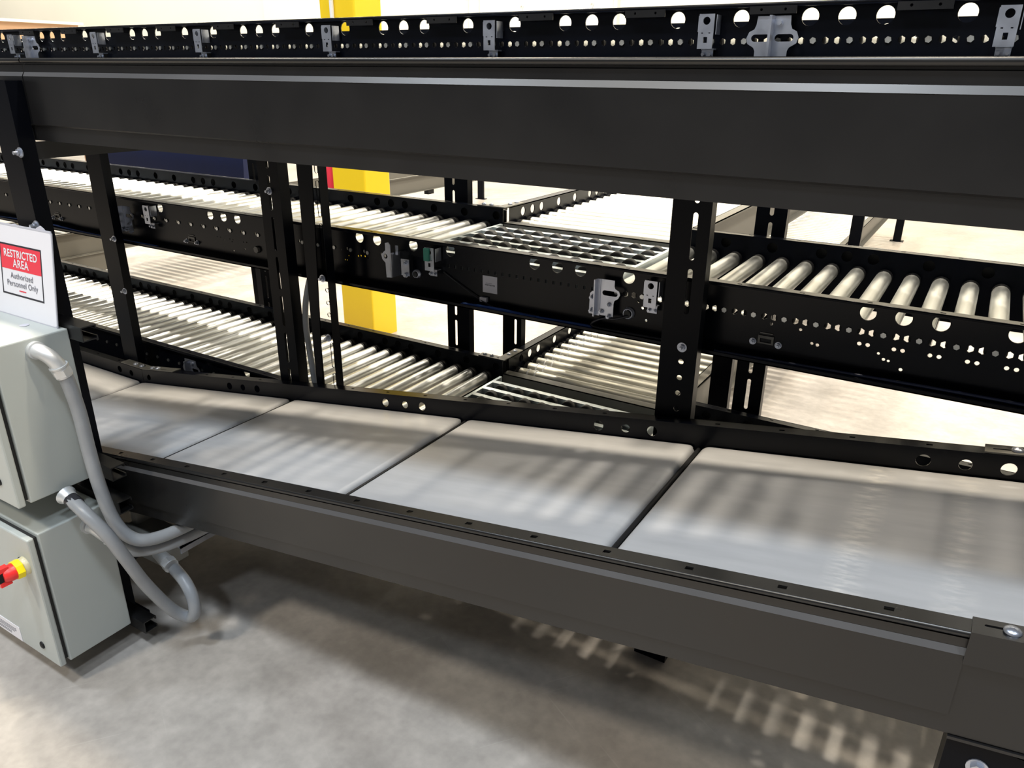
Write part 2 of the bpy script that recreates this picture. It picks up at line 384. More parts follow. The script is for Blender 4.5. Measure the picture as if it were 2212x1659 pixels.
for lv in (1, 2, 3):
    zt = LV[lv]; za = zt + RZ
    t = thing('roller_conveyor', (-2.8, 2.5, zt - 0.211), LAB[lv], 'conveyor', 'stacked roller conveyors'); conv[lv] = t
    # near rail
    hs = [circ(x, zt - 0.0325, 0.0205, 22) for x in (BIG_L2 if lv == 2 else [-2.74, -1.147, -0.297] if lv == 1 else big_l3(XL, XR)) if XL + .03 < x < XR - .03]
    ns = [n for n in range(-75, 9) if XL + .03 < axle_x(n, lv) < XR - .03 and (lv == 3 or n <= -22 or n >= -11)]
    for n in ns:
        x = axle_x(n, lv)
        hs.append(circ(x, za, 0.0088, 10))
        if lv == 3:
            hs += [circ(x + 0.0284, za, 0.0086, 6, math.pi/2), circ(x + 0.0568, za, 0.0086, 6, math.pi/2)]
        elif n >= -11:
            hs += [circ(x + 0.0295, za, 0.0098, 6, math.pi/2), rect(x + 0.0435 - .004, x + 0.0435 + .004, za + 0.001, za + 0.009), circ(x + 0.0575, za, 0.0098, 6, math.pi/2)]
            if n > -9: hs.append(rect(x + 0.0435 - .004, x + 0.0435 + .004, za - 0.019, za - 0.011))
            if n > -4: hs += [circ(x + 0.031, za - 0.034, 0.0058, 10), circ(x + 0.052, za - 0.034, 0.0058, 10)]
        elif lv == 2:
            hs.append(circ(x - 0.018, za + 0.002, 0.0068, 10))
    if lv == 2:
        hs += [rect(-1.018 - 0.0281*k - .004, -1.018 - 0.0281*k + .004, za - 0.007, za + 0.005) for k in range(21)]
        hs += [circ(a, b, r, 8) for a, b, r in ((-2.815, -.671, .003), (-2.795, -.672, .003), (-2.772, -.681, .003), (-2.735, -.672, .0035), (-2.722, -.682, .0035),
               (-2.715, -.672, .003), (-2.65, -.676, .0035), (-2.63, -.675, .0035), (-2.72, -.722, .004), (-2.648, -.706, .0035), (-2.13, -.64, .004), (-2.09, -.64, .004),
               (-2.055, -.66, .003), (-2.006, -.655, .0042), (-1.992, -.652, .004), (-1.972, -.652, .0042), (-1.955, -.656, .0042), (-2.075, -.678, .003), (-2.065, -.678, .003),
               (-0.86, -.654, .0045), (-0.845, -.672, .005), (-0.83, -.71, .0045), (-0.455, -.655, .0045), (-0.375, -.658, .0045), (-0.34, -.692, .0045), (-0.325, -.694, .005), (-0.17, -.688, .004), (-0.155, -.702, .0045), (-0.143, -.704, .004), (-0.11, -.722, .005))]
    mb = MB(); rail(mb, XL, XR, zt, YN, -1, clean(hs))
    r = mb.build('near_rail', M_BLACK, t)
    # far rail: open where the branch leaves, on the two lower tiers
    for a, b in (((XL, -1.79), (-0.955, XR)) if lv < 3 else ((XL, XR),)):
        hs = [circ(x, zt - 0.0325, 0.0185, 18) for x in big_l3(a, b)]
        mb = MB(); rail(mb, a, b, zt, YF, 1, hs); mb.build('far_rail', M_BLACK, t)
        if lv < 3: MB().box(a, b, YF + .027, YF + .0275, zt - .075, zt - .011).build('wire_cover', M_RUB, t)
    if lv < 3:
        mb = MB(); mb.box(-1.79, -0.955, YF, YF + 0.05, zt - 0.066, zt - 0.062); mb.box(-1.79, -0.955, YF, YF + 0.004, zt - 0.211, zt - 0.062)
        for k in range(5): mb.box(-1.66 + 0.17*k, -1.645 + 0.17*k, YF + 0.02, YF + 0.028, zt - 0.0622, zt - 0.0615)
        mb.build('sill_plate', M_GBEIGE, t)
    for x in (-6.1, -5.0, -3.9, -2.9, -1.2, -0.1):
        mb = MB().box(x, x + 0.04, YN + .006, YF - .006, zt - 0.200, zt - 0.165); mb.build('cross_member', M_BLACK, t)
    # rollers
    pa = pb = None
    for n in ns:
        p = (axle_x(n, lv), 0, za)
        if n >= -11 and lv < 3:
            if proto is None: pass
            pa = copy_part(pa, p, t) if pa else make_roller(t, p, 0.030)
        else:
            pb = copy_part(pb, p, t) if pb else make_roller(t, p, 0.036)

# brackets on the top tier (photo-eye plates) and flange tabs
def small_bracket(parent, x, zt, y=2.108, notch=False, sensor=False):
    mb = MB(); w = 0.020; z0, z1 = zt - 0.104, zt - 0.022
    holes = [circ(x, z1 - 0.016, 0.0095, 18), rect(x - 0.005, x + 0.005, z0 + 0.014, z0 + 0.028), rect(x - .012, x - .007, z0 + .036, z0 + .0385), rect(x + .007, x + .012, z0 + .036, z0 + .0385)]
    mb.plate(rect(x - w, x + w, z0, z1), holes, 0.0022, lambda u, v, ww: (u, y + ww, v))
    mb.box(x - w - 0.0018, x - w, y, y + 0.034, z0 + 0.040, z1 - 0.004)                # returns to the rail web
    mb.box(x + w + 0.004, x + w + 0.0058, y + 0.004, y + 0.036, z0 + 0.034, z1 - 0.002)
    mb.box(x - 0.014, x + 0.018, y + 0.020, y + 0.0425, z0 - 0.002, z0 + 0.0015)
    mb.box(x - 0.013, x + 0.0175, y + 0.020, y + 0.0225, z0 - 0.022, z0 - 0.001)
    b = mb.build('sensor_bracket', M_ZINC, parent)
    bolts('bracket_bolt', [((x + dx, y + 0.020, z0 - 0.013), (0, -1, 0), (0.0045, 0.006), {}) for dx in (-0.007, 0.011)], M_ZINC, b, parent)
    if sensor:
        s_ = MB(); s_.box(x - 0.017, x + 0.004, y - 0.010, y - 0.001, z1 - 0.046, z1 - 0.002); s_.build('sensor', M_GREEN, b, org=ORG[parent.name])
    return b
for x in (-0.045, -0.7125, -1.380, -2.0435, -2.719, -3.394, -4.058, -4.73):
    small_bracket(conv[3], x, LV[3])
def wing_bracket(parent, x, zt, y=2.118, mirror=1, full=True):
    """pressed zinc plate with round ears, long slot and a standing rib"""
    z0 = zt - 0.150 if full else zt - 0.125
    o = [(x - .040, zt - .030), (x + .040, zt - .030), (x + .042, zt - .050), (x + .046, zt - .060), (x + .058, zt - .066), (x + .064, zt - .080), (x + .060, zt - .093), (x + .044, zt - .102), (x + .040, zt - .110), (x + .040, z0),
         (x - .040, z0), (x - .040, zt - .110), (x - .044, zt - .102), (x - .060, zt - .093), (x - .064, zt - .080), (x - .058, zt - .066), (x - .046, zt - .060), (x - .042, zt - .050)]
    mb = MB(); mb.plate(o, [slot_h(x - .052, x - .006, zt - .080, .0085), slot_h(x + .006, x + .052, zt - .080, .0085)], 0.0025, lambda u, v, w: (u, y + w, v))
    mb.box(x - 0.003, x + 0.003, y - 0.034, y, z0, zt - 0.030)
    b = mb.build('hanger_bracket', M_ZINC, parent)
    bolts('bracket_bolt', [((x + dx, y, zt + dz), (0, -1, 0), (.006, .008), {}) for dx, dz in ((.016, -.046), (-.022, z0 - zt + .012), (.022, z0 - zt + .012))], M_ZINC, b, parent); return b
wing_bracket(conv[3], -0.545, LV[3]); wing_bracket(conv[3], -3.905, LV[3])
zt = LV[3]
for k in range(-11, 4):
    x = -0.213 + 0.3365*k; mb = MB()
    mb.plate(rect(x - .057, x + .057, zt - .026, zt - .008), [circ(x + .03, zt - .016, .0035, 8), circ(x - .028, zt - .016, .0035, 8)], .003, lambda u, v, w: (u, 2.112 + w, v))
    mb.build('flange_tab', M_CHAR, conv[3])

# hardware on the middle tier near rail
t2 = conv[2]; z2 = LV[2]
small_bracket(t2, -0.807, z2, notch=True); small_bracket(t2, -3.232, z2); small_bracket(t2, -1.634, z2, sensor=True)
# plate with one round ear and slot, with its bolted foot plate
def ear_plate(parent, x0, zt, m=1, depth=0.022):
    mb = MB(); X = lambda d: x0 + m*d; y = 2.122
    o = [(X(0), zt - .042), (X(.050), zt - .042), (X(.050), zt - .060), (X(.053), zt - .068), (X(.066), zt - .074), (X(.070), zt - .085), (X(.064), zt - .098), (X(.052), zt - .106), (X(.050), zt - .116), (X(.050), zt - .158), (X(0), zt - .158)]
    mb.plate(o, [slot_h(min(X(.010), X(.062)), max(X(.010), X(.062)), zt - .0845, .008)], .0025, lambda u, v, w: (u, y + w, v))
    mb.box(*sorted((X(-.010), X(-.006))), y - depth, y, zt - .160, zt - .042)
    mb.box(*sorted((X(-.010), X(.004))), y - 0.0025, y, zt - .160, zt - .042)
    o2 = [(X(-.010), zt - .086), (X(-.026), zt - .086), (X(-.034), zt - .094), (X(-.035), zt - .160), (X(-.010), zt - .160)]
    mb.plate(o2, [], .0025, lambda u, v, w: (u, y + .004 + w, v))
    b = mb.build('hanger_bracket', M_ZINC, parent)
    bolts('bracket_bolt', [((X(dx), y, zt + dz), (0, -1, 0), (.0065, .0085), {'stud': .004}) for dx, dz in ((-.024, -.105), (-.024, -.148), (.034, -.121), (.010, -.146), (.036, -.158))], M_ZINC, b, parent)
ear_plate(t2, -0.980, z2)
ear_plate(t2, -3.425, z2, 1)
# side-on bracket pair near the transfer
mb = MB(); y = 2.12
mb.plate([(-1.826, z2 - .026), (-1.812, z2 - .022), (-1.804, z2 - .030), (-1.802, z2 - .150), (-1.826, z2 - .152), (-1.828, z2 - .098), (-1.842, z2 - .086), (-1.846, z2 - .070), (-1.836, z2 - .060), (-1.826, z2 - .052)],
         [circ(-1.826, z2 - .074, .009, 12)], .003, lambda u, v, w: (u, y - .02 + w, v))
mb.box(-1.804, -1.800, y - .02, y + .03, z2 - .150, z2 - .060)
mb.box(-1.796, -1.784, y, y + .003, z2 - .068, z2 - .034)
mb.plate([(-1.772, z2 - .080), (-1.735, z2 - .080), (-1.735, z2 - .140), (-1.772, z2 - .140)], [], .003, lambda u, v, w: (u, y + w, v))
b = mb.build('hanger_bracket', M_ZINC, t2)
bolts('bracket_bolt', [((-1.752, y, z2 - .092), (0, -1, 0), (.008, .010), {'stud': .004}), ((-1.750, y, z2 - .136), (0, -1, 0), (.008, .010), {})], M_ZINC, b, t2)
# round cable glands
for x, z, r in ((-0.888, -0.695, .0195), (-1.722, -0.684, .0165)):
    mb = MB(); mb.lathe((x, YN, z), (0, -1, 0), [(0, r), (.004, r), (.004, r*.86), (.012, r*.86), (.012, r*.66), (.004, r*.6)], n=24); g = mb.build('cable_gland', M_ZINC, t2)
    mb = MB(); mb.cyl((x, YN - .003, z), (x, YN - .016, z), r*.56, n=16); mb.build('gland_insert', M_RUB, g, org=ORG[t2.name])
mb = MB(); mb.cyl((-2.565, YN, -.697), (-2.565, YN - .012, -.697), .0145, n=6, smooth=False); mb.cyl((-2.565, YN - .012, -.697), (-2.565, YN - .0125, -.697), .0085)
mb.build('hex_plug', M_GBEIGE, t2)
# small bearing slots with paired bolts
for x in (-0.464, -2.99, -4.05):
    z = -.712
    mb = MB(); mb.plate([(x - .022, z - .004), (x + .022, z - .004), (x + .022, z + .020), (x - .022, z + .020)], [rect(x - .016, x + .016, z, z + .012)], .002, lambda u, v, w: (u, YN - .002 - w, v)); mb.box(x - .018, x + .018, YN - .003, YN - .001, z + .026, z + .029)
    q = mb.build('slot_plate', M_GBEIGE, t2)
    bolts('slot_bolt', [((x + d, YN, z - .002), (0, -1, 0), (.0075, .010), {'stud': .006}) for d in (-.036, .036)], M_ZINC, q, t2)
# stickers
mb = MB().box(-1.4355, -1.3765, YN - .0012, YN - .0002, -.709, -.650); st = mb.build('sticker', M_STICK, t2)
mb = MB()
mb.box(-1.422, -1.398, YN - .0016, YN - .0011, -.676, -.6745)
for k in range(9): mb.box(-1.426 + .0046*k, -1.4228 + .0046*k, YN - .0016, YN - .0011, -.6835 - .0006*(k % 3), -.679)
mb.build('sticker_print', M_GINK, st, org=ORG[t2.name])
mb = MB().box(-1.442, -1.414, YN - .012, YN - .0002, -.742, -.726); mb.build('cable_tag', M_STICK, t2)
# cables lying along the bottom flange
yb, zb0 = 2.118, z2 - .2045
def cable(pts, r, m, parent=t2, name='cable'): MB().tube(pts, r, 8, 5).build(name, m, parent)
cable([(-1.50, yb, zb0), (-1.42, yb - .004, zb0 + .004), (-1.33, yb - .006, zb0 + .006), (-1.22, yb, zb0), (-1.10, yb + .006, zb0), (-1.0, yb + .008, zb0)], .0055, M_BCAB)
cable([(-1.50, yb - .010, zb0), (-1.40, yb - .014, zb0), (-1.30, yb - .012, zb0 + .002), (-1.20, yb - .008, zb0)], .005, M_BCAB)
cable([(-1.60, YN - .004, -.66), (-1.52, YN - .006, -.70), (-1.44, YN - .010, -.736), (-1.36, YN - .02, -.752), (-1.2, YN - .02, -.752)], .0022, M_CABLE2)
cable([(-0.60, yb, zb0), (-0.40, yb, zb0 + .004), (-0.2, yb - .002, zb0 + .008), (0.05, yb - .004, zb0 + .012), (0.4, yb - .004, zb0 + .010), (0.75, yb, zb0)], .0045, M_CABLE)
cable([(-0.55, yb - .012, zb0), (-0.30, yb - .012, zb0), (-0.1, yb - .014, zb0), (0.1, yb - .014, zb0), (0.75, yb - .014, zb0)], .0048, M_CABLE)
cable([(-0.885, YN - .014, -.700), (-0.92, YN - .03, -.712), (-0.97, YN - .03, -.720), (-1.0, YN - .03, -.748), (-0.90, YN - .035, -.750), (-0.75, YN - .03, -.750)], .0045, M_CABLE2)
cable([(-4.6, yb, zb0), (-4.4, yb, zb0 + .006), (-4.05, yb - .004, zb0 + .012), (-3.95, yb - .004, zb0 + .008), (-3.7, yb, zb0), (-3.2, yb, zb0)], .0045, M_BCAB)
# a few fittings on the lowest tier rail at the left
wing_bracket(conv[1], -3.10, LV[1], full=False)
bolts('rail_bolt', [((dx, YN, LV[1] + dz), (0, -1, 0), (.007, .009), {'stud': .005}) for dx, dz in ((-3.53, -.13), (-2.93, -.15), (-2.86, -.155), (-3.0, -.11))], M_ZINC, conv[1], conv[1])

# ------------------------------------------------------------------ transfer units (rows of wheels between slats)
for lv in (1, 2):
    zt = LV[lv] - 0.060
    t = thing('transfer_unit', (-1.38, 2.5, zt - 0.14), {1: 'wheeled transfer deck with pale slats at the foot of the lower branch conveyor', 2: 'wheeled transfer deck of slats and black wheels in the middle tier conveyor'}[lv], 'transfer deck')
    ys = [2.222 + 0.0835*k for k in range(7)]
    for y in ys:
        mb = MB(); mb.box(-1.765, -0.985, y - 0.004, y + 0.022, zt - 0.010, zt + 0.002); mb.box(-1.765, -0.985, y, y + .003, zt - .06, zt - .01); mb.build('slat', M_SLAT, t)
    mb = MB(); mb.box(-1.779, -1.765, 2.19, 2.80, zt - .07, zt + .002); mb.box(-0.985, -0.971, 2.19, 2.80, zt - .07, zt + .002)
    mb.box(-1.779, -0.971, 2.75, 2.80, zt - .07, zt - .055); mb.build('frame', M_SLAT, t)
    mb = MB(); mb.box(-1.76, -0.99, 2.17, 2.82, zt - .12, zt - .075); mb.build('drive_tray', M_RUB, t)
    w0 = a0 = None
    for k in range(9):
        for j in range(6):
            p = (-1.70 + PITCH*k, ys[j] + 0.0500, zt - 0.0145)
            if w0: copy_part(w0, p, t)
            else:
                mb = MB(); mb.lathe((0, -.016, 0), (0, 1, 0), [(0, .014), (.002, .026), (.005, .029), (.027, .029), (.030, .026), (.032, .014)], n=20)
                w0 = bpy.data.objects.new('wheel', mb.mesh('wheel', M_RUB, (0, 0, 0))); C.objects.link(w0); place(w0, p, t)
            if k < 8:
                q = (-1.70 + PITCH*(k + .5), ys[j] + 0.0500, zt - 0.018)
                if a0: copy_part(a0, q, t)
                else:
                    mb = MB(); mb.box(-.015, .015, -.020, .020, -.022, -.003)
                    a0 = bpy.data.objects.new('spacer', mb.mesh('spacer', M_SLAT, (0, 0, 0))); C.objects.link(a0); place(a0, q, t)

# ------------------------------------------------------------------ branch conveyors (leave along +y)
def yrail(mb, y0, y1, zt, web, out, holes, hgt=0.205, flg=0.045):
    mb.plate(rect(y0, y1, zt - hgt, zt), holes, 0.004, lambda u, v, w: (web + out*w, u, v))
    x0, x1 = sorted((web, web + out*flg)); mb.box(x0, x1, y0, y1, zt - .004, zt); mb.box(x0, x1, y0, y1, zt - hgt, zt - hgt + .004)
    xl = web + out*flg; mb.box(min(xl, xl - out*.004), max(xl, xl - out*.004), y0, y1, zt - .010, zt)
def branch(zt, xl, xr, y0, y1, nroll, label, holes=True):
    t = thing('branch_conveyor', ((xl + xr)/2, (y0 + y1)/2, zt - .205), label, 'conveyor', 'branch roller conveyors')
    hy = [y0 + 0.115 + 0.0849*k for k in range(int((y1 - y0)/0.0849) - 2) if k % 8 in (0, 1, 2, 4, 6)]
    hs = [circ(y, zt - .0325, .0195, 16) for y in hy if y < y0 + 4] if holes else []
    a = MB(); yrail(a, y0, y1, zt, xl, -1, hs); a.build('side_rail', M_BLACK if holes else M_GBEIGE, t)
    a = MB(); yrail(a, y0, y1, zt, xr, 1, []); a.build('side_rail', M_GBEIGE, t)
    p0 = None
    for k in range(nroll):
        p = (0, y0 + 0.062 + PITCH*k, zt + RZ)
        if p0: copy_part(p0, p, t)
        else:
            m = MB(); m.cyl((xl + .030, 0, 0), (xr - .024, 0, 0), RR, n=18); m.cyl((xl, 0, 0), (xr, 0, 0), .0075, n=6, smooth=False)
            p0 = bpy.data.objects.new('roller', m.mesh('roller', M_ROLLB, (0, 0, 0))); C.objects.link(p0); place(p0, p, t)
            for e0, e1 in ((xl + .012, xl + .030), (xr - .024, xr - .008)):
                m = MB(); m.cyl((e0, 0, 0), (e1, 0, 0), RR*1.02, n=18)
                q = bpy.data.objects.new('end_cap', m.mesh('end_cap', M_CAP, (0, 0, 0))); C.objects.link(q); q.parent = p0; ORG[q.name] = p
            for dx in (.072, .112):
                m = MB(); m.lathe((xl + dx, 0, 0), (1, 0, 0), [(0, RR), (.003, RR + .003), (.006, RR + .003), (.009, RR)], n=18)
                q = bpy.data.objects.new('drive_band', m.mesh('drive_band', M_FIT, (0, 0, 0))); C.objects.link(q); q.parent = p0; ORG[q.name] = p
    for y in (y0 + .3, y0 + 3.5, y0 + 7.2):
        if y < y1: MB().box(xl, xr, y, y + .04, zt - .20, zt - .15).build('cross_member', M_BLACK, t)
    return t
b2 = branch(LV[2], -1.785, -0.955, 2.89, 10.6, 46, 'upper branch roller conveyor running away at right angles from the middle tier')
b1 = branch(LV[1], -1.785, -0.955, 2.89, 10.6, 86, 'lower branch roller conveyor running away under the upper branch')
b3 = branch(LV[1] + .012, -7.15, -6.36, 2.92, 9.3, 30, 'grey sided branch conveyor far left, side panel seen behind the restricted area sign', holes=False)
MB().box(-6.35, -6.33, 2.95, 3.75, -1.60, -1.44).build('guard_panel', M_GBEIGE, b3)
MB().box(-6.40, -6.33, 8.2, 8.32, -1.51, -1.45).build('drive_bracket', M_BLACK, b3)
for t, zt in ((b2, LV[2]), (b1, LV[1])):                # corner gusset with dome bolts
    mb = MB(); mb.plate([(-1.93, YF + .002), (-1.785, YF + .002), (-1.785, 3.02), (-1.829, 3.02), (-1.829, YF + .040), (-1.93, YF + .040)], [rect(-1.832, -1.822, YF + .012, YF + .020)], .004, lambda u, v, w: (u, v, zt + w + .0005))
    g = mb.build('corner_plate', M_GBEIGE, t)
    bolts('corner_bolt', [((p[0], p[1], zt + .0045), (0, 0, 1), (.0105,), {}) for p in ((-1.905, YF + .022), (-1.866, YF + .022), (-1.808, 2.93), (-1.808, 2.985))], M_ZINC, g, t, dome)
mb = MB().box(-1.845, -1.812, YF - .0015, YF - .0003, -1.352, -1.308); q = mb.build('arrow_sticker', M_STICK, b1)
mb = MB(); mb.prism([(-1.843, -1.350), (-1.822, -1.350), (-1.814, -1.325), (-1.832, -1.332)], YF - .002, YF - .0014, 'y'); mb.build('sticker_print', M_LGREEN, q, org=ORG[b1.name])

# ------------------------------------------------------------------ support posts
def post(x0, x1, yw, z1, label, depth=0.04, out=1, slots=(), holes=(), bolts_at=(), group='slotted support posts', z0=FLZ, foot=True, m=M_POST):
    """channel post: web towards the camera at y=yw, flanges running back"""
    org = ((x0 + x1)/2, yw + depth/2, z0)
    t = thing('support_post', org, label, 'post', group)
    mb = MB(); xc = (x0 + x1)/2
    hs = [slot_v(xc + d, a, b, .0075) for d, a, b in slots] + [circ(xc + d, z, .0085, 12) for d, z in holes]
    zb = z0 + (.01 if foot else 0); mb.plate(rect(x0, x1, zb, z1), hs, .004, lambda u, v, w: (u, yw + w, v))
    mb.box(x0, x0 + .004, yw + .004, yw + depth, zb, z1); mb.box(x1 - .004, x1, yw + .004, yw + depth, zb, z1)
    mb.build('channel', m, t)
    if foot: MB().box(x0 - .03, x1 + .03, yw - .02, yw + depth + .03, z0, z0 + .01).build('foot_plate', m, t)
    for (dx, z, ax) in bolts_at:
        b = MB(); hexbolt(b, (xc + dx, yw, z), ax, .0095, .0145, stud=.010); b.build('bolt', M_ZINC, t)
    return t
def slot_rows(z_start, z_end, pitch=.155, ln=.131, d=0.0):
    r = []; z = z_start
    while z - ln > z_end: r.append((d, z - ln, z)); z -= pitch
    return r
post(-0.735, -0.624, 2.035, 1.2*0 - 0.02, 'wide black slotted post right of the transfer deck, zinc bolt facing out', slots=slot_rows(-.037, -.70, d=.012), foot=False,
     holes=[(.010, z) for z in (-.777, -.827, -.876, -.926)], bolts_at=[(.010, -.732, (0, -1, 0))])
post(-2.380, -2.270, 2.035, -0.02, 'black slotted post left of the hanging conduit loop, large bolt near its top', depth=.05, slots=slot_rows(-.212 + .155, -1.75), bolts_at=[(0, -.425, (0, -1, 0))])
post(-2.170, -2.061, 2.035, -0.02, 'black punched post right of the hanging conduit loop, two zinc bolts on its edge', slots=[(.042, a, b) for _, a, b in slot_rows(-.212 + .155, -.70)] + [(.046, -1.087, -.983), (.046, -1.24, -1.11)],
     holes=[(.046, z) for z in (-.773, -.823, -.870)], bolts_at=[(.030, -.729, (0, -1, 0)), (.034, -.965, (0, -1, 0))])
post(-3.500, -3.390, 2.035, -0.02, 'plain black post behind the right edge of the restricted area sign, two small bolts', bolts_at=[(.050, -.727, (0, -1, 0)), (.056, -.974, (0, -1, 0))])
post(-0.725, -0.614, 2.906, 0.14, 'black slotted post standing behind the far rail at right', slots=slot_rows(-.349, -1.8))
post(-2.150, -2.021, 2.906, 0.14, 'black slotted post behind the far rail just left of the lower branch', slots=slot_rows(-.349, -1.8, d=-.014))
post(-3.470, -3.385, 2.906, 0.14, 'black slotted post seen behind the far rail below the middle tier at left', slots=slot_rows(-.16, -1.8))
post(-1.945, -1.838, 3.09, -0.67, 'black post with narrow slots at the corner of the branch conveyors', slots=slot_rows(-.82, -1.8, d=.02))
for y, lab in ((3.2, 'nearest thin black leg under the right side of the branches'), (6.68, 'middle thin black leg under the right side of the branches'), (10.32, 'farthest thin black leg under the right side of the branches')):
    post(-0.908, -0.820, y, -0.755 if y < 8 else -.755, lab, slots=(), group='branch conveyor legs')
post(-6.90, -6.80, 10.2, -0.80, 'distant thin black post standing alone on the far floor', holes=[(0, -1.2)], group=None)
# near post of the upper belt with its cross tie
t = post(-2.475, -2.370, 1.193, -0.034, 'black near post behind the sign carrying the left end of the upper belt', depth=.046, bolts_at=[(.052, -.224, (0, -1, 0)), (.052, -.43, (0, -1, 0))])
mb = MB(); mb.box(-2.44, -2.372, 1.241, 2.03, -.246, -.2405); mb.box(-2.376, -2.371, 1.241, 2.03, -.246, -.198); mb.box(-2.43, -2.371, 1.238, 1.2415, -.246, -.16); mb.build('cross_tie', M_CHAR, t)

# ------------------------------------------------------------------ belt conveyors
P_RAIL = [(1.246, -.0035), (1.241, -.003), (1.241, -.0095), (1.246, -.0125), (1.252, -.013), (1.252, -.0165), (1.247, -.018), (1.247, -.0366), (1.2405, -.0475), (1.2405, -.174),
          (1.247, -.178), (1.247, -.218), (1.280, -.218), (1.280, -.214), (1.2505, -.214), (1.2505, -.180), (1.2505, -.02), (1.2555, -.0165), (1.2555, -.010), (1.25, -.0035)]
P_PLAIN = [(1.246, -.0035), (1.241, -.003), (1.241, -.0095), (1.246, -.0125), (1.247, -.178), (1.247, -.218), (1.280, -.218), (1.280, -.214), (1.2505, -.214), (1.2505, -.02), (1.25, -.0035)]
SL, ZB0, XK = 0.147, -0.852, -3.29
def incl(x): return ZB0 + SL*x if x > XK else ZB0 + SL*XK
def near_rail(t, x0, x1, zf, prof, slots, m=M_CHAR):
    mb = MB(); mb.prism(prof, x0, x1, 'x'); mb.plate(rect(x0, x1, 1.243, 1.280), [rect(x - .008, x + .008, 1.2555, 1.2665) for x in slots if x0 + .03 < x < x1 - .03], .0035, lambda u, v, w: (u, v, -w))
    mb.box(x0, x1, 1.254, 1.284, -.0085, -.0075); mb.cyl((x0, 1.2462, -.0066), (x1, 1.2462, -.0066), .0066, n=24)
    mb.map(lambda x, y, z: (x, y, z + zf(x))); o = mb.build('near_rail', m, t)
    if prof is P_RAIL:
        e = MB(); e.prism([(1.2468, -.0362), (1.2402, -.0473), (1.2398, -.0471), (1.2466, -.0360)], x0, x1, 'x'); e.map(lambda x, y, z: (x, y, z + zf(x))); e.build('ledge_highlight', M_LEDGE_HI, o, org=ORG[t.name])  # thin skin over the chamfer, carries its painted highlight
    return o
def belt_section(t, x0, x1, zf, m, y0=1.292, y1=1.979, th=0.052):
    r = th/2; prof = []
    for k in range(13): a = math.pi/2 - math.pi*k/12; prof.append((x1 - r + r*math.cos(a), r*math.sin(a) - r))
    for k in range(13): a = math.pi*1.5 - math.pi*k/12; prof.append((x0 + r + r*math.cos(a), r*math.sin(a) - r))
    n = len(prof); E_ = 0.012
    mb = MB(); vs = []
    for (y, s) in ((y0, .010), (y0 + E_, 0), (y1 - E_, 0), (y1, .010)):      # slightly softened belt edges
        vs += [(min(max(p[0], x0 + s), x1 - s), y, p[1] - (s*.35 if p[1] > -r else -s*.35)) for p in prof]
    fs = [(k*n + i, k*n + (i + 1) % n, (k + 1)*n + (i + 1) % n, (k + 1)*n + i) for k in range(3) for i in range(n)]
    mb.add(vs, fs, True); mb.add(vs[:n], [tuple(range(n))]); mb.add(vs[-n:], [tuple(range(n))[::-1]])
    mb.map(lambda x, y, z: (x, y, z + zf((x0 + x1)/2) + (x - (x0 + x1)/2)*((zf(x1) - zf(x0))/(x1 - x0))))
    return mb.build('belt', m, t)
def far_rail(t, x0, x1, zf, holes, slots, y=1.985, m=M_BLACK):
    mb = MB(); mb.plate(rect(x0, x1, -.218, -.004), holes, .004, lambda u, v, w: (u, y + w, v))
    mb.plate(rect(x0, x1, y, y + .042), [rect(s - .007, s + .007, y + .016, y + .024) for s in slots if x0 + .03 < s < x1 - .03], .004, lambda u, v, w: (u, v, -w))
    mb.box(x0, x1, y, y + .042, -.218, -.214); mb.box(x0, x1, y + .038, y + .042, -.012, 0)
    mb.map(lambda x, yy, z: (x, yy, z + zf(x))); return mb.build('far_rail', m, t)
# lower, inclined belt
lb = thing('belt_conveyor', (-1.3, 1.63, FLZ), 'lower inclined belt conveyor with grey belt sections in charcoal side rails', 'conveyor')
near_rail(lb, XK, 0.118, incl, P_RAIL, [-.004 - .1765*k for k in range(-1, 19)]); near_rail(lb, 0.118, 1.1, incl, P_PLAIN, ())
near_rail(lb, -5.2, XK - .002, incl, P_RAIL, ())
TRI = [(-.896, -.806, -.721), (-1.767, -1.673, -1.594), (-2.655, -2.568, -2.477), (-.009, .081, .169)]
hs = [circ(x, -.036, .0165 if i != 1 else .0145, 20) for tr in TRI for i, x in enumerate(tr)] + [circ(-3.244, -.036, .015, 16)]
far_rail(lb, XK, 1.1, incl, hs, [-.886 + .1765*k for k in range(-14, 10)])
far_rail(lb, -6.0, XK - .002, incl, [circ(-3.382, -.036, .015, 16), circ(-3.475, -.034, .0165, 16)], [-3.5 - .1765*k for k in range(14)])
GAPS = [-5.6, -4.45, XK - .012, -2.262, -1.400, -.572, .36, 1.2]
for k in range(len(GAPS) - 1):
    a, b = GAPS[k] + .007, GAPS[k + 1] - .007
    zf = (lambda x: incl(x) - .060)
    belt_section(lb, a, b, zf, M_BELT_S if k == 5 else M_BELT)
    if k: 
        mb = MB(); xg = GAPS[k]; mb.cyl((xg, 1.29, incl(xg) - .075), (xg, 1.98, incl(xg) - .075), .006, n=10); mb.build('gap_roller', M_CAP, lb)
mb = MB(); mb.box(XK, 1.0, 1.26, 1.98, -.205, -.16); mb.map(lambda x, y, z: (x, y, z + incl(x))); mb.build('bed_pan', M_CHAR, lb)
mb = MB(); mb.box(-5.6, XK, 1.26, 1.98, -.205, -.16); mb.map(lambda x, y, z: (x, y, z + incl(x))); mb.build('bed_pan', M_CHAR, lb)
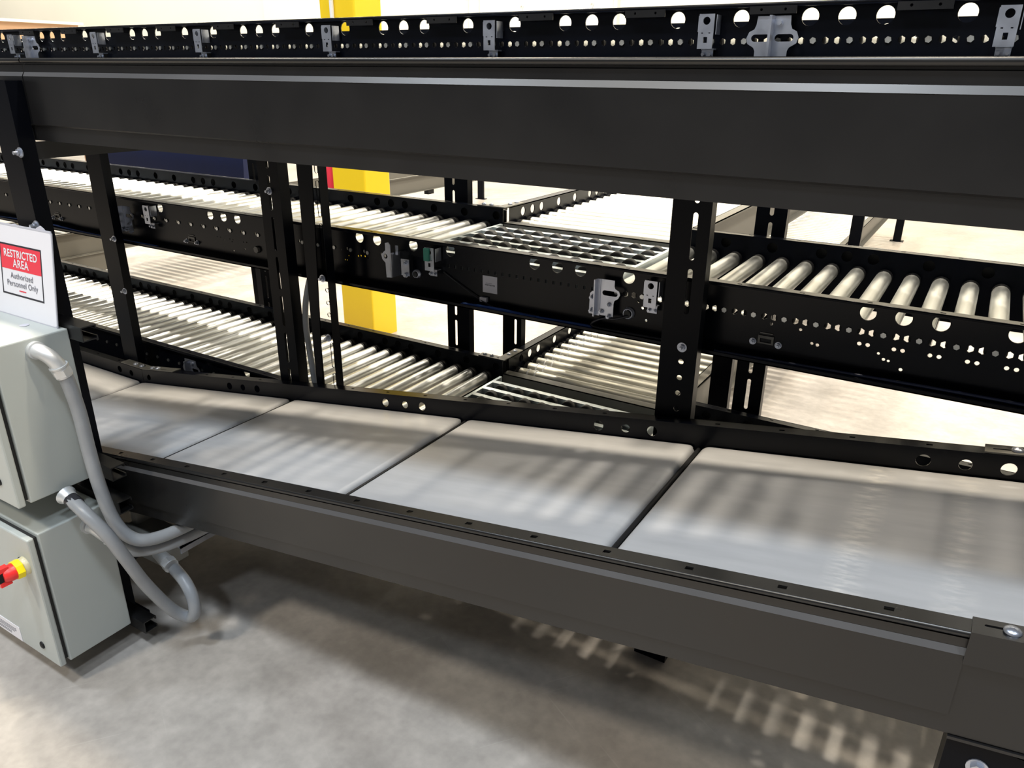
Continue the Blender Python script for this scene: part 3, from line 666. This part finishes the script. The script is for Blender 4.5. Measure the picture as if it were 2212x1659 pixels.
# splice plates
def splice(t, x0, x1, y0, y1, zf, pts, slots=(), drop=None):
    mb = MB(); mb.plate(rect(x0, x1, y0, y1), slots, .004, lambda u, v, w: (u, v, .0008 + w))
    if drop: mb.box(x0, x1, y0 - .003, y0, drop, .0048)
    mb.map(lambda x, y, z: (x, y, z + zf(x))); s_ = mb.build('splice_plate', M_GBEIGE if drop is None else M_CHAR, t)
    bolts('carriage_bolt', [((x, y, zf(x) + .0048), (0, 0, 1), (.0135,), {}) for x, y in pts], M_ZINC, s_, t, dome)
splice(lb, 0.117, 0.5, 1.2375, 1.281, incl, [(.172, 1.258)], [slot_h(.134, .163, 1.262, .003)], drop=-.06)
splice(lb, 0.112, 0.5, 1.986, 2.034, incl, [(.178, 2.008)], [slot_h(.128, .165, 2.008, .003)])
splice(lb, XK + .0, XK + .235, 1.988, 2.034, incl, [(-3.233, 2.008), (-3.193, 2.008)], [slot_h(-3.17, -3.125, 2.006, .004)])
splice(lb, XK - .17, XK, 1.988, 2.034, incl, [(-3.368, 2.010), (-3.321, 2.010)])
# support below the right splice
t = thing('support_post', (0.20, 1.29, FLZ), 'black support leg under the right end of the lower belt', 'post')
z1 = incl(.2) - .222
mb = MB(); mb.box(.128, .26, 1.255, 1.26, FLZ + .01, z1 - .012); mb.box(.128, .133, 1.26, 1.33, FLZ + .01, z1 - .012); mb.box(.255, .26, 1.26, 1.33, FLZ + .01, z1 - .012)
mb.build('channel', M_POST, t); mb = MB(); mb.box(.126, .60, 1.243, 1.285, 0, .006); mb.map(lambda x, y, z: (x, y, z + incl(x) - .2265)); mb.build('saddle', M_CHAR, t)
b = MB(); hexbolt(b, (.182, 1.255, z1 - .062), (0, -1, 0), .012, .018); b.build('bolt', M_ZINC, t)
MB().box(.10, .29, 1.24, 1.35, FLZ, FLZ + .01).build('foot_plate', M_POST, t)
# upper, level belt
ub = thing('belt_conveyor', (-1.3, 1.63, -.20), 'upper level belt conveyor, broad charcoal side rail across the whole view', 'conveyor')
flat = lambda x: .024
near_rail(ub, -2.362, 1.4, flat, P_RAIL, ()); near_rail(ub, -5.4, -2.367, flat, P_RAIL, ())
far_rail(ub, -5.4, 1.4, flat, (), (), y=1.928)
for k in range(7):
    a = -5.3 + .95*k; belt_section(ub, a + .007, a + .943, lambda x: .024 - .060, M_BELT, y1=1.922)
MB().box(-5.3, 1.3, 1.26, 1.925, -.175, -.135).build('bed_pan', M_CHAR, ub)

# ------------------------------------------------------------------ control cabinets on their strut rack
def cabinet(label, x0, x1, yd, y0, y1, z0, z1, screws):
    t = thing('control_cabinet', ((x0 + x1)/2, (y0 + y1)/2, z0), label, 'cabinet')
    MB().box(x0, x1, y0, y1, z0, z1).build('body', M_ENC, t, bevel=.004)
    d = MB().box(x0 - .002, x1 + .002, yd, y0 - .013, z0 - .002, z1 - .004).build('door', M_ENC, t, bevel=.005)
    MB().box(x0 + .012, x1 - .012, y0 - .014, y0, z0 + .010, z1 - .012).build('gasket', M_RUB, t)
    for sx, sz in screws:
        s_ = MB(); s_.lathe((sx, yd, sz), (0, -1, 0), [(0, .0125), (.003, .0125), (.005, .009), (.0055, .002)], n=18); s_.build('door_lock', M_CAP, d, org=ORG[t.name])
    return t, d
cu_, du = cabinet('upper grey steel control cabinet with the restricted area sign standing on it', -2.78, -2.23, .893, .929, 1.143, -1.194, -.709, [(-2.303, -1.124), (-2.303, -.78)])
cl_, dl = cabinet('lower grey steel control cabinet with a red and yellow disconnect switch', -2.78, -2.23, .890, .924, 1.138, -1.779, -1.299, [(-2.300, -1.398), (-2.312, -1.727)])
MB().cyl((-2.363, 1.09, -.7085), (-2.363, 1.09, -.7075), .013, n=20).build('round_sticker', M_STICK, cu_)
mb = MB().box(-2.70, -2.447, .8885, .8898, -1.775, -1.718); lbl = mb.build('rating_label', M_WHITE, dl, org=ORG[cl_.name])
# switch, on the lower door
sw = (-2.275, .890, -1.405)
mb = MB(); mb.lathe(sw, (0, -1, 0), [(0, .030), (.014, .028), (.016, .024)], n=24); s0 = mb.build('switch_base', M_CLR, cl_)
mb = MB(); mb.cyl((sw[0], sw[1] - .016, sw[2]), (sw[0], sw[1] - .036, sw[2]), .0315, .030, n=8, smooth=False); mb.build('switch_collar', M_YPL, cl_)
mb = MB(); mb.lathe((sw[0], sw[1] - .036, sw[2]), (0, -1, 0), [(0, .026), (.012, .026), (.030, .021), (.034, .017)], n=20)
mb.box(sw[0] - .011, sw[0] + .011, sw[1] - .082, sw[1] - .050, sw[2] - .030, sw[2] + .030); mb.build('switch_knob', M_RPL, cl_)
MB().box(sw[0] - .0085, sw[0] + .0115, sw[1] - .084, sw[1] - .060, sw[2] - .014, sw[2] + .016).build('switch_insert', M_CAP, cl_)

def strut(z0, z1, label):
    y0, y1, t = 1.145, 1.192, .0035
    mb = MB(); prof = [(y0, z0), (y1, z0), (y1, z0 + .011), (y1 - .004, z0 + .011), (y1 - .004, z0 + t), (y0 + t, z0 + t), (y0 + t, z1 - t), (y1 - .004, z1 - t), (y1 - .004, z1 - .011), (y1, z1 - .011), (y1, z1), (y0, z1)]
    mb.prism(prof, -2.9, -2.166, 'x'); o = mb.build('strut_channel', M_CHAR); tag(o, label, 'strut channel', 'cabinet rack struts')
strut(-.742, -.697, 'topmost black strut channel end, level with the upper cabinet top')
strut(-1.204, -1.158, 'second black strut channel down, beside the foot of the upper cabinet')
strut(-1.325, -1.281, 'third black strut channel down, beside the top of the lower cabinet')
strut(-1.800, -1.755, 'lowest black strut channel end, just above the floor')

# sign on the upper cabinet
sg = thing('warning_sign', (-2.44, 1.135, -.7085), 'white restricted area sign in a clear sleeve on top of the upper cabinet', 'sign')
lean = lambda u, v, w: (u + .022, 1.128 + (v + .706)*.15 - w, v)
mb = MB(); mb.plate([(-2.610, -.706), (-2.281, -.706), (-2.276, -.702), (-2.276, -.445), (-2.282, -.437), (-2.610, -.437)], [], .003, lean); mb.build('sheet', M_WHITE, sg, org=ORG[sg.name])
mb = MB(); L2_ = lambda u, v, w: lean(u, v, w + .003)
mb.plate(rect(-2.2765, -2.2715, -.710, -.437), [], .003, lean); mb.plate(rect(-2.61, -2.272, -.7095, -.7055), [], .003, lean); mb.plate(rect(-2.61, -2.276, -.438, -.432), [], .003, lean)
mb.build('sleeve_edge', M_STICK, sg)
mb = MB(); mb.plate(rect(-2.560, -2.332, -.644, -.490), [rect(-2.555, -2.337, -.639, -.495)], .0006, L2_); mb.build('printed_frame', M_INK, sg)
mb = MB(); mb.plate(rect(-2.555, -2.337, -.566, -.495), [], .0005, L2_); mb.build('red_panel', M_RED, sg)
mb = MB(); text_mesh(mb, 'RESTRICTED', .0320, -2.446, -.519, L2_, t=.0012, sx=.98, bold=.0007); text_mesh(mb, 'AREA', .0335, -2.446, -.547, L2_, t=.0012, bold=.0007); mb.build('white_lettering', M_WHITE, sg)
mb = MB(); text_mesh(mb, 'Authorized', .0255, -2.446, -.584, L2_, t=.0012); text_mesh(mb, 'Personnel Only', .0255, -2.446, -.608, L2_, t=.0012); mb.build('grey_lettering', M_GINK, sg)
mb = MB()
for k in range(8): mb.plate(rect(-2.465 + .0048*k, -2.4615 + .0048*k, -.6285 + .001*(k % 2), -.6245), [], .0005, lambda u, v, w: L2_(u, v, w + .0004))
mb.build('red_mark', M_RED, sg)
mb = MB()
for k, (a, b, h) in enumerate(((-2.50, -2.44, .008), (-2.40, -2.37, .010), (-2.36, -2.30, .016))):
    mb.plate([(a, -.437), (b, -.437), (b - .012, -.437 + h*.6), ((a + b)/2, -.437 + h), (a + .01, -.437 + h*.5)], [], .002, lean)
mb.build('torn_tape', M_STICK, sg)

# rating label print
mb = MB()
for j, (z, n) in enumerate(((-1.735, 12), (-1.742, 12), (-1.749, 11), (-1.758, 9), (-1.764, 9))):
    for k in range(n): mb.box(-2.62 + .0125*k, -2.6105 + .0125*k, .8878, .8886, z - .0012, z + .0012)
mb.build('label_print', M_GINK, cl_)

# ------------------------------------------------------------------ conduits
def hexnut(mb, p, d, r, L):
    p = Vector(p); d = Vector(d).normalized(); mb.cyl(p, p + d*L, r, n=6, smooth=False); mb.cyl(p - d*.004, p, r*.93, n=18); mb.cyl(p + d*L, p + d*(L + .006), r*.86, n=18); return mb
R = .0205
cA = thing('flexible_conduit', (-2.20, 1.2, -1.8), 'grey conduit looping down to the floor from under the upper cabinet', 'conduit', 'grey flexible conduits')
MB().tube([(-2.19, 1.020, -1.213), (-2.150, 1.018, -1.222), (-2.105, 1.020, -1.245), (-2.065, 1.040, -1.305), (-2.050, 1.070, -1.400), (-2.055, 1.120, -1.535), (-2.060, 1.190, -1.680), (-2.040, 1.232, -1.732), (-2.006, 1.236, -1.704), (-2.010, 1.242, -1.652), (-2.050, 1.250, -1.605), (-2.12, 1.262, -1.583)], R).build('hose', M_CON, cA)
mb = MB(); mb.lathe((-2.216, 1.022, -1.206), (1, 0, -.25), [(0, .030), (.004, .030), (.012, .024), (.028, .0225)], n=18); mb.build('end_fitting', M_FIT, cA)
mb = MB(); mb.lathe((-2.190, 1.021, -1.213), (1, 0, -.25), [(0, .0225), (.034, .0225)], n=18); mb.build('hose_cuff', M_CABLE2, cA)
mb = MB(); hexnut(mb, (-2.135, 1.262, -1.578), (-1, .12, .22), .027, .022); mb.lathe((-2.16, 1.265, -1.572), (-1, .12, .15), [(0, .024), (.03, .022), (.05, .020), (.06, .02)], n=18); mb.build('end_fitting', M_FIT, cA)
cB = thing('flexible_conduit', (-2.17, 1.15, -1.5), 'grey conduit dropping from a zinc elbow on the side of the upper cabinet', 'conduit', 'grey flexible conduits')
MB().tube([(-2.168, 1.074, -.815), (-2.165, 1.082, -.87), (-2.165, 1.090, -.95), (-2.163, 1.092, -1.08), (-2.150, 1.094, -1.20), (-2.135, 1.105, -1.31), (-2.110, 1.125, -1.372), (-2.08, 1.165, -1.400), (-2.06, 1.26, -1.410), (-2.06, 1.42, -1.415), (-2.06, 1.62, -1.42)], R).build('hose', M_CON, cB)
mb = MB(); mb.cyl((-2.231, 1.040, -.745), (-2.216, 1.040, -.745), .026, n=20); mb.tube([(-2.222, 1.040, -.745), (-2.196, 1.043, -.748), (-2.178, 1.055, -.766), (-2.170, 1.066, -.792)], .0215, 16, 5)
mb.lathe((-2.171, 1.064, -.788), (.05, .28, -1), [(0, .026), (.006, .027), (.008, .024)], n=20); hexnut(mb, (-2.170, 1.067, -.798), (.05, .28, -1), .0275, .020); mb.build('elbow_fitting', M_FIT, cB)
cC = thing('flexible_conduit', (-2.17, 1.2, -1.5), 'short grey conduit leaving an elbow on the side of the lower cabinet', 'conduit', 'grey flexible conduits')
MB().tube([(-2.168, 1.114, -1.412), (-2.148, 1.130, -1.438), (-2.125, 1.165, -1.456), (-2.09, 1.235, -1.462), (-2.075, 1.36, -1.466), (-2.075, 1.56, -1.47)], R).build('hose', M_CON, cC)
mb = MB(); mb.cyl((-2.231, 1.072, -1.345), (-2.218, 1.072, -1.345), .026, n=20); mb.tube([(-2.222, 1.072, -1.345), (-2.205, 1.078, -1.352), (-2.190, 1.092, -1.376), (-2.178, 1.104, -1.396)], .0205, 16, 5); hexnut(mb, (-2.180, 1.103, -1.393), (.6, .5, -.7), .026, .016); mb.build('elbow_fitting', M_FIT, cC)
# hose loop between the two slotted posts
cD = MB().tube([(-2.185, 2.075, -.73), (-2.208, 2.072, -.79), (-2.232, 2.072, -.87), (-2.241, 2.072, -.96), (-2.234, 2.072, -1.05), (-2.222, 2.072, -1.19), (-2.21, 2.072, -1.38), (-2.20, 2.072, -1.60), (-2.19, 2.072, FLZ + .012)], .012).build('flexible_conduit', M_CON)
tag(cD, 'thin grey conduit hanging between the two middle slotted posts', 'conduit')
# junction box under the lower belt
jb = thing('junction_box', (-2.25, 1.33, -1.60), 'dark grey junction box under the lower belt rail where the conduit loop ends', 'junction box')
MB().box(-2.40, -2.192, 1.275, 1.37, -1.622, -1.512).build('body', M_GBOX, jb, bevel=.003)
mb = MB(); mb.box(-2.40, -2.192, 1.262, 1.286, -1.512, -1.506); mb.build('lid_lip', M_GBOX, jb)
bolts('lid_screw', [((-2.210, 1.275, -1.528), (0, -1, 0), (.006,), {}), ((-2.205, 1.345, -1.5115), (0, 0, 1), (.006,), {})], M_ZINC, jb, jb, dome)
mb = MB(); mb.box(-2.188, -2.10, 1.286, 1.95, -1.512, -1.506); mb.box(-2.104, -2.10, 1.286, 1.95, -1.532, -1.506); mb.build('mounting_arm', M_ZINC, jb)
mb = MB(); mb.cyl((-2.44, 1.30, -1.66), (-2.36, 1.30, -1.60), .03, n=16); mb.build('cable_stub', M_CAP, jb)
mb = MB(); mb.box(-2.39, -2.36, 1.30, 1.36, -1.512, -1.43); mb.build('hanger', M_GBOX, jb)

# ------------------------------------------------------------------ background
t = thing('column', (-3.85, 4.215, FLZ), 'yellow building column behind the conveyors', 'column')
mb = MB(); mb.prism([(-4.0, 4.08), (-3.70, 4.08), (-3.70, 4.35), (-4.0, 4.35)], FLZ, 6.5, 'z'); mb.build('shaft', M_YEL, t, bevel=.012)
mb = MB(); mb.cyl((-3.876, 4.065, .15), (-3.876, 4.065, 6.5), .014, n=12); mb.build('pipe', M_WALL2, t)
for z in (.9, 2.4): MB().box(-3.90, -3.852, 4.05, 4.08, z, z + .02).build('pipe_clip', M_ZINC, t)
t = thing('fire_extinguisher', (-4.045, 4.15, -1.0), 'red extinguisher hung on the left face of the yellow column', 'fire extinguisher')
mb = MB(); mb.lathe((-4.05, 4.13, -1.02), (0, 0, 1), [(0, .035), (.01, .045), (.42, .045), (.47, .036), (.50, .018), (.52, .016)], n=20); mb.build('cylinder', M_RED, t)
mb = MB(); mb.box(-4.065, -4.035, 4.11, 4.15, -.50, -.47); mb.box(-4.055, -4.045, 4.06, 4.14, -.485, -.475); mb.build('valve', M_CAP, t)
# blue bin behind the middle tier
t = thing('padded_panel', (-4.7, 3.36, FLZ), 'navy blue padded panel standing behind the middle tier rollers at left', 'panel')
mb = MB(); mb.prism([(3.31, -1.04), (3.31, -.630), (3.345, -.20), (3.40, -.20), (3.37, -.63), (3.37, -1.04)], -5.55, -4.0, 'x'); mb.build('pad', M_BLUE, t, bevel=.006)
for x in (-5.55, -4.05): MB().box(x, x + .04, 3.32, 3.36, FLZ, -1.04).build('leg', M_POST, t)
# orange rack at far left
t = thing('storage_rack', (-15.9, 8.0, FLZ), 'orange rack with a pale top board against the far left wall', 'rack')
for x, y in ((-17.4, 7.6), (-15.0, 8.8), (-17.4, 8.8), (-15.2, 7.6)): MB().box(x - .06, x + .06, y - .06, y + .06, FLZ, .70).build('upright', M_ORANGE, t)
MB().box(-18.5, -14.9, 7.5, 9.0, .38, .72).build('beam_panel', M_ORANGE, t)
MB().box(-18.6, -14.8, 7.4, 9.05, .72, .765).build('top_board', M_WALL, t)
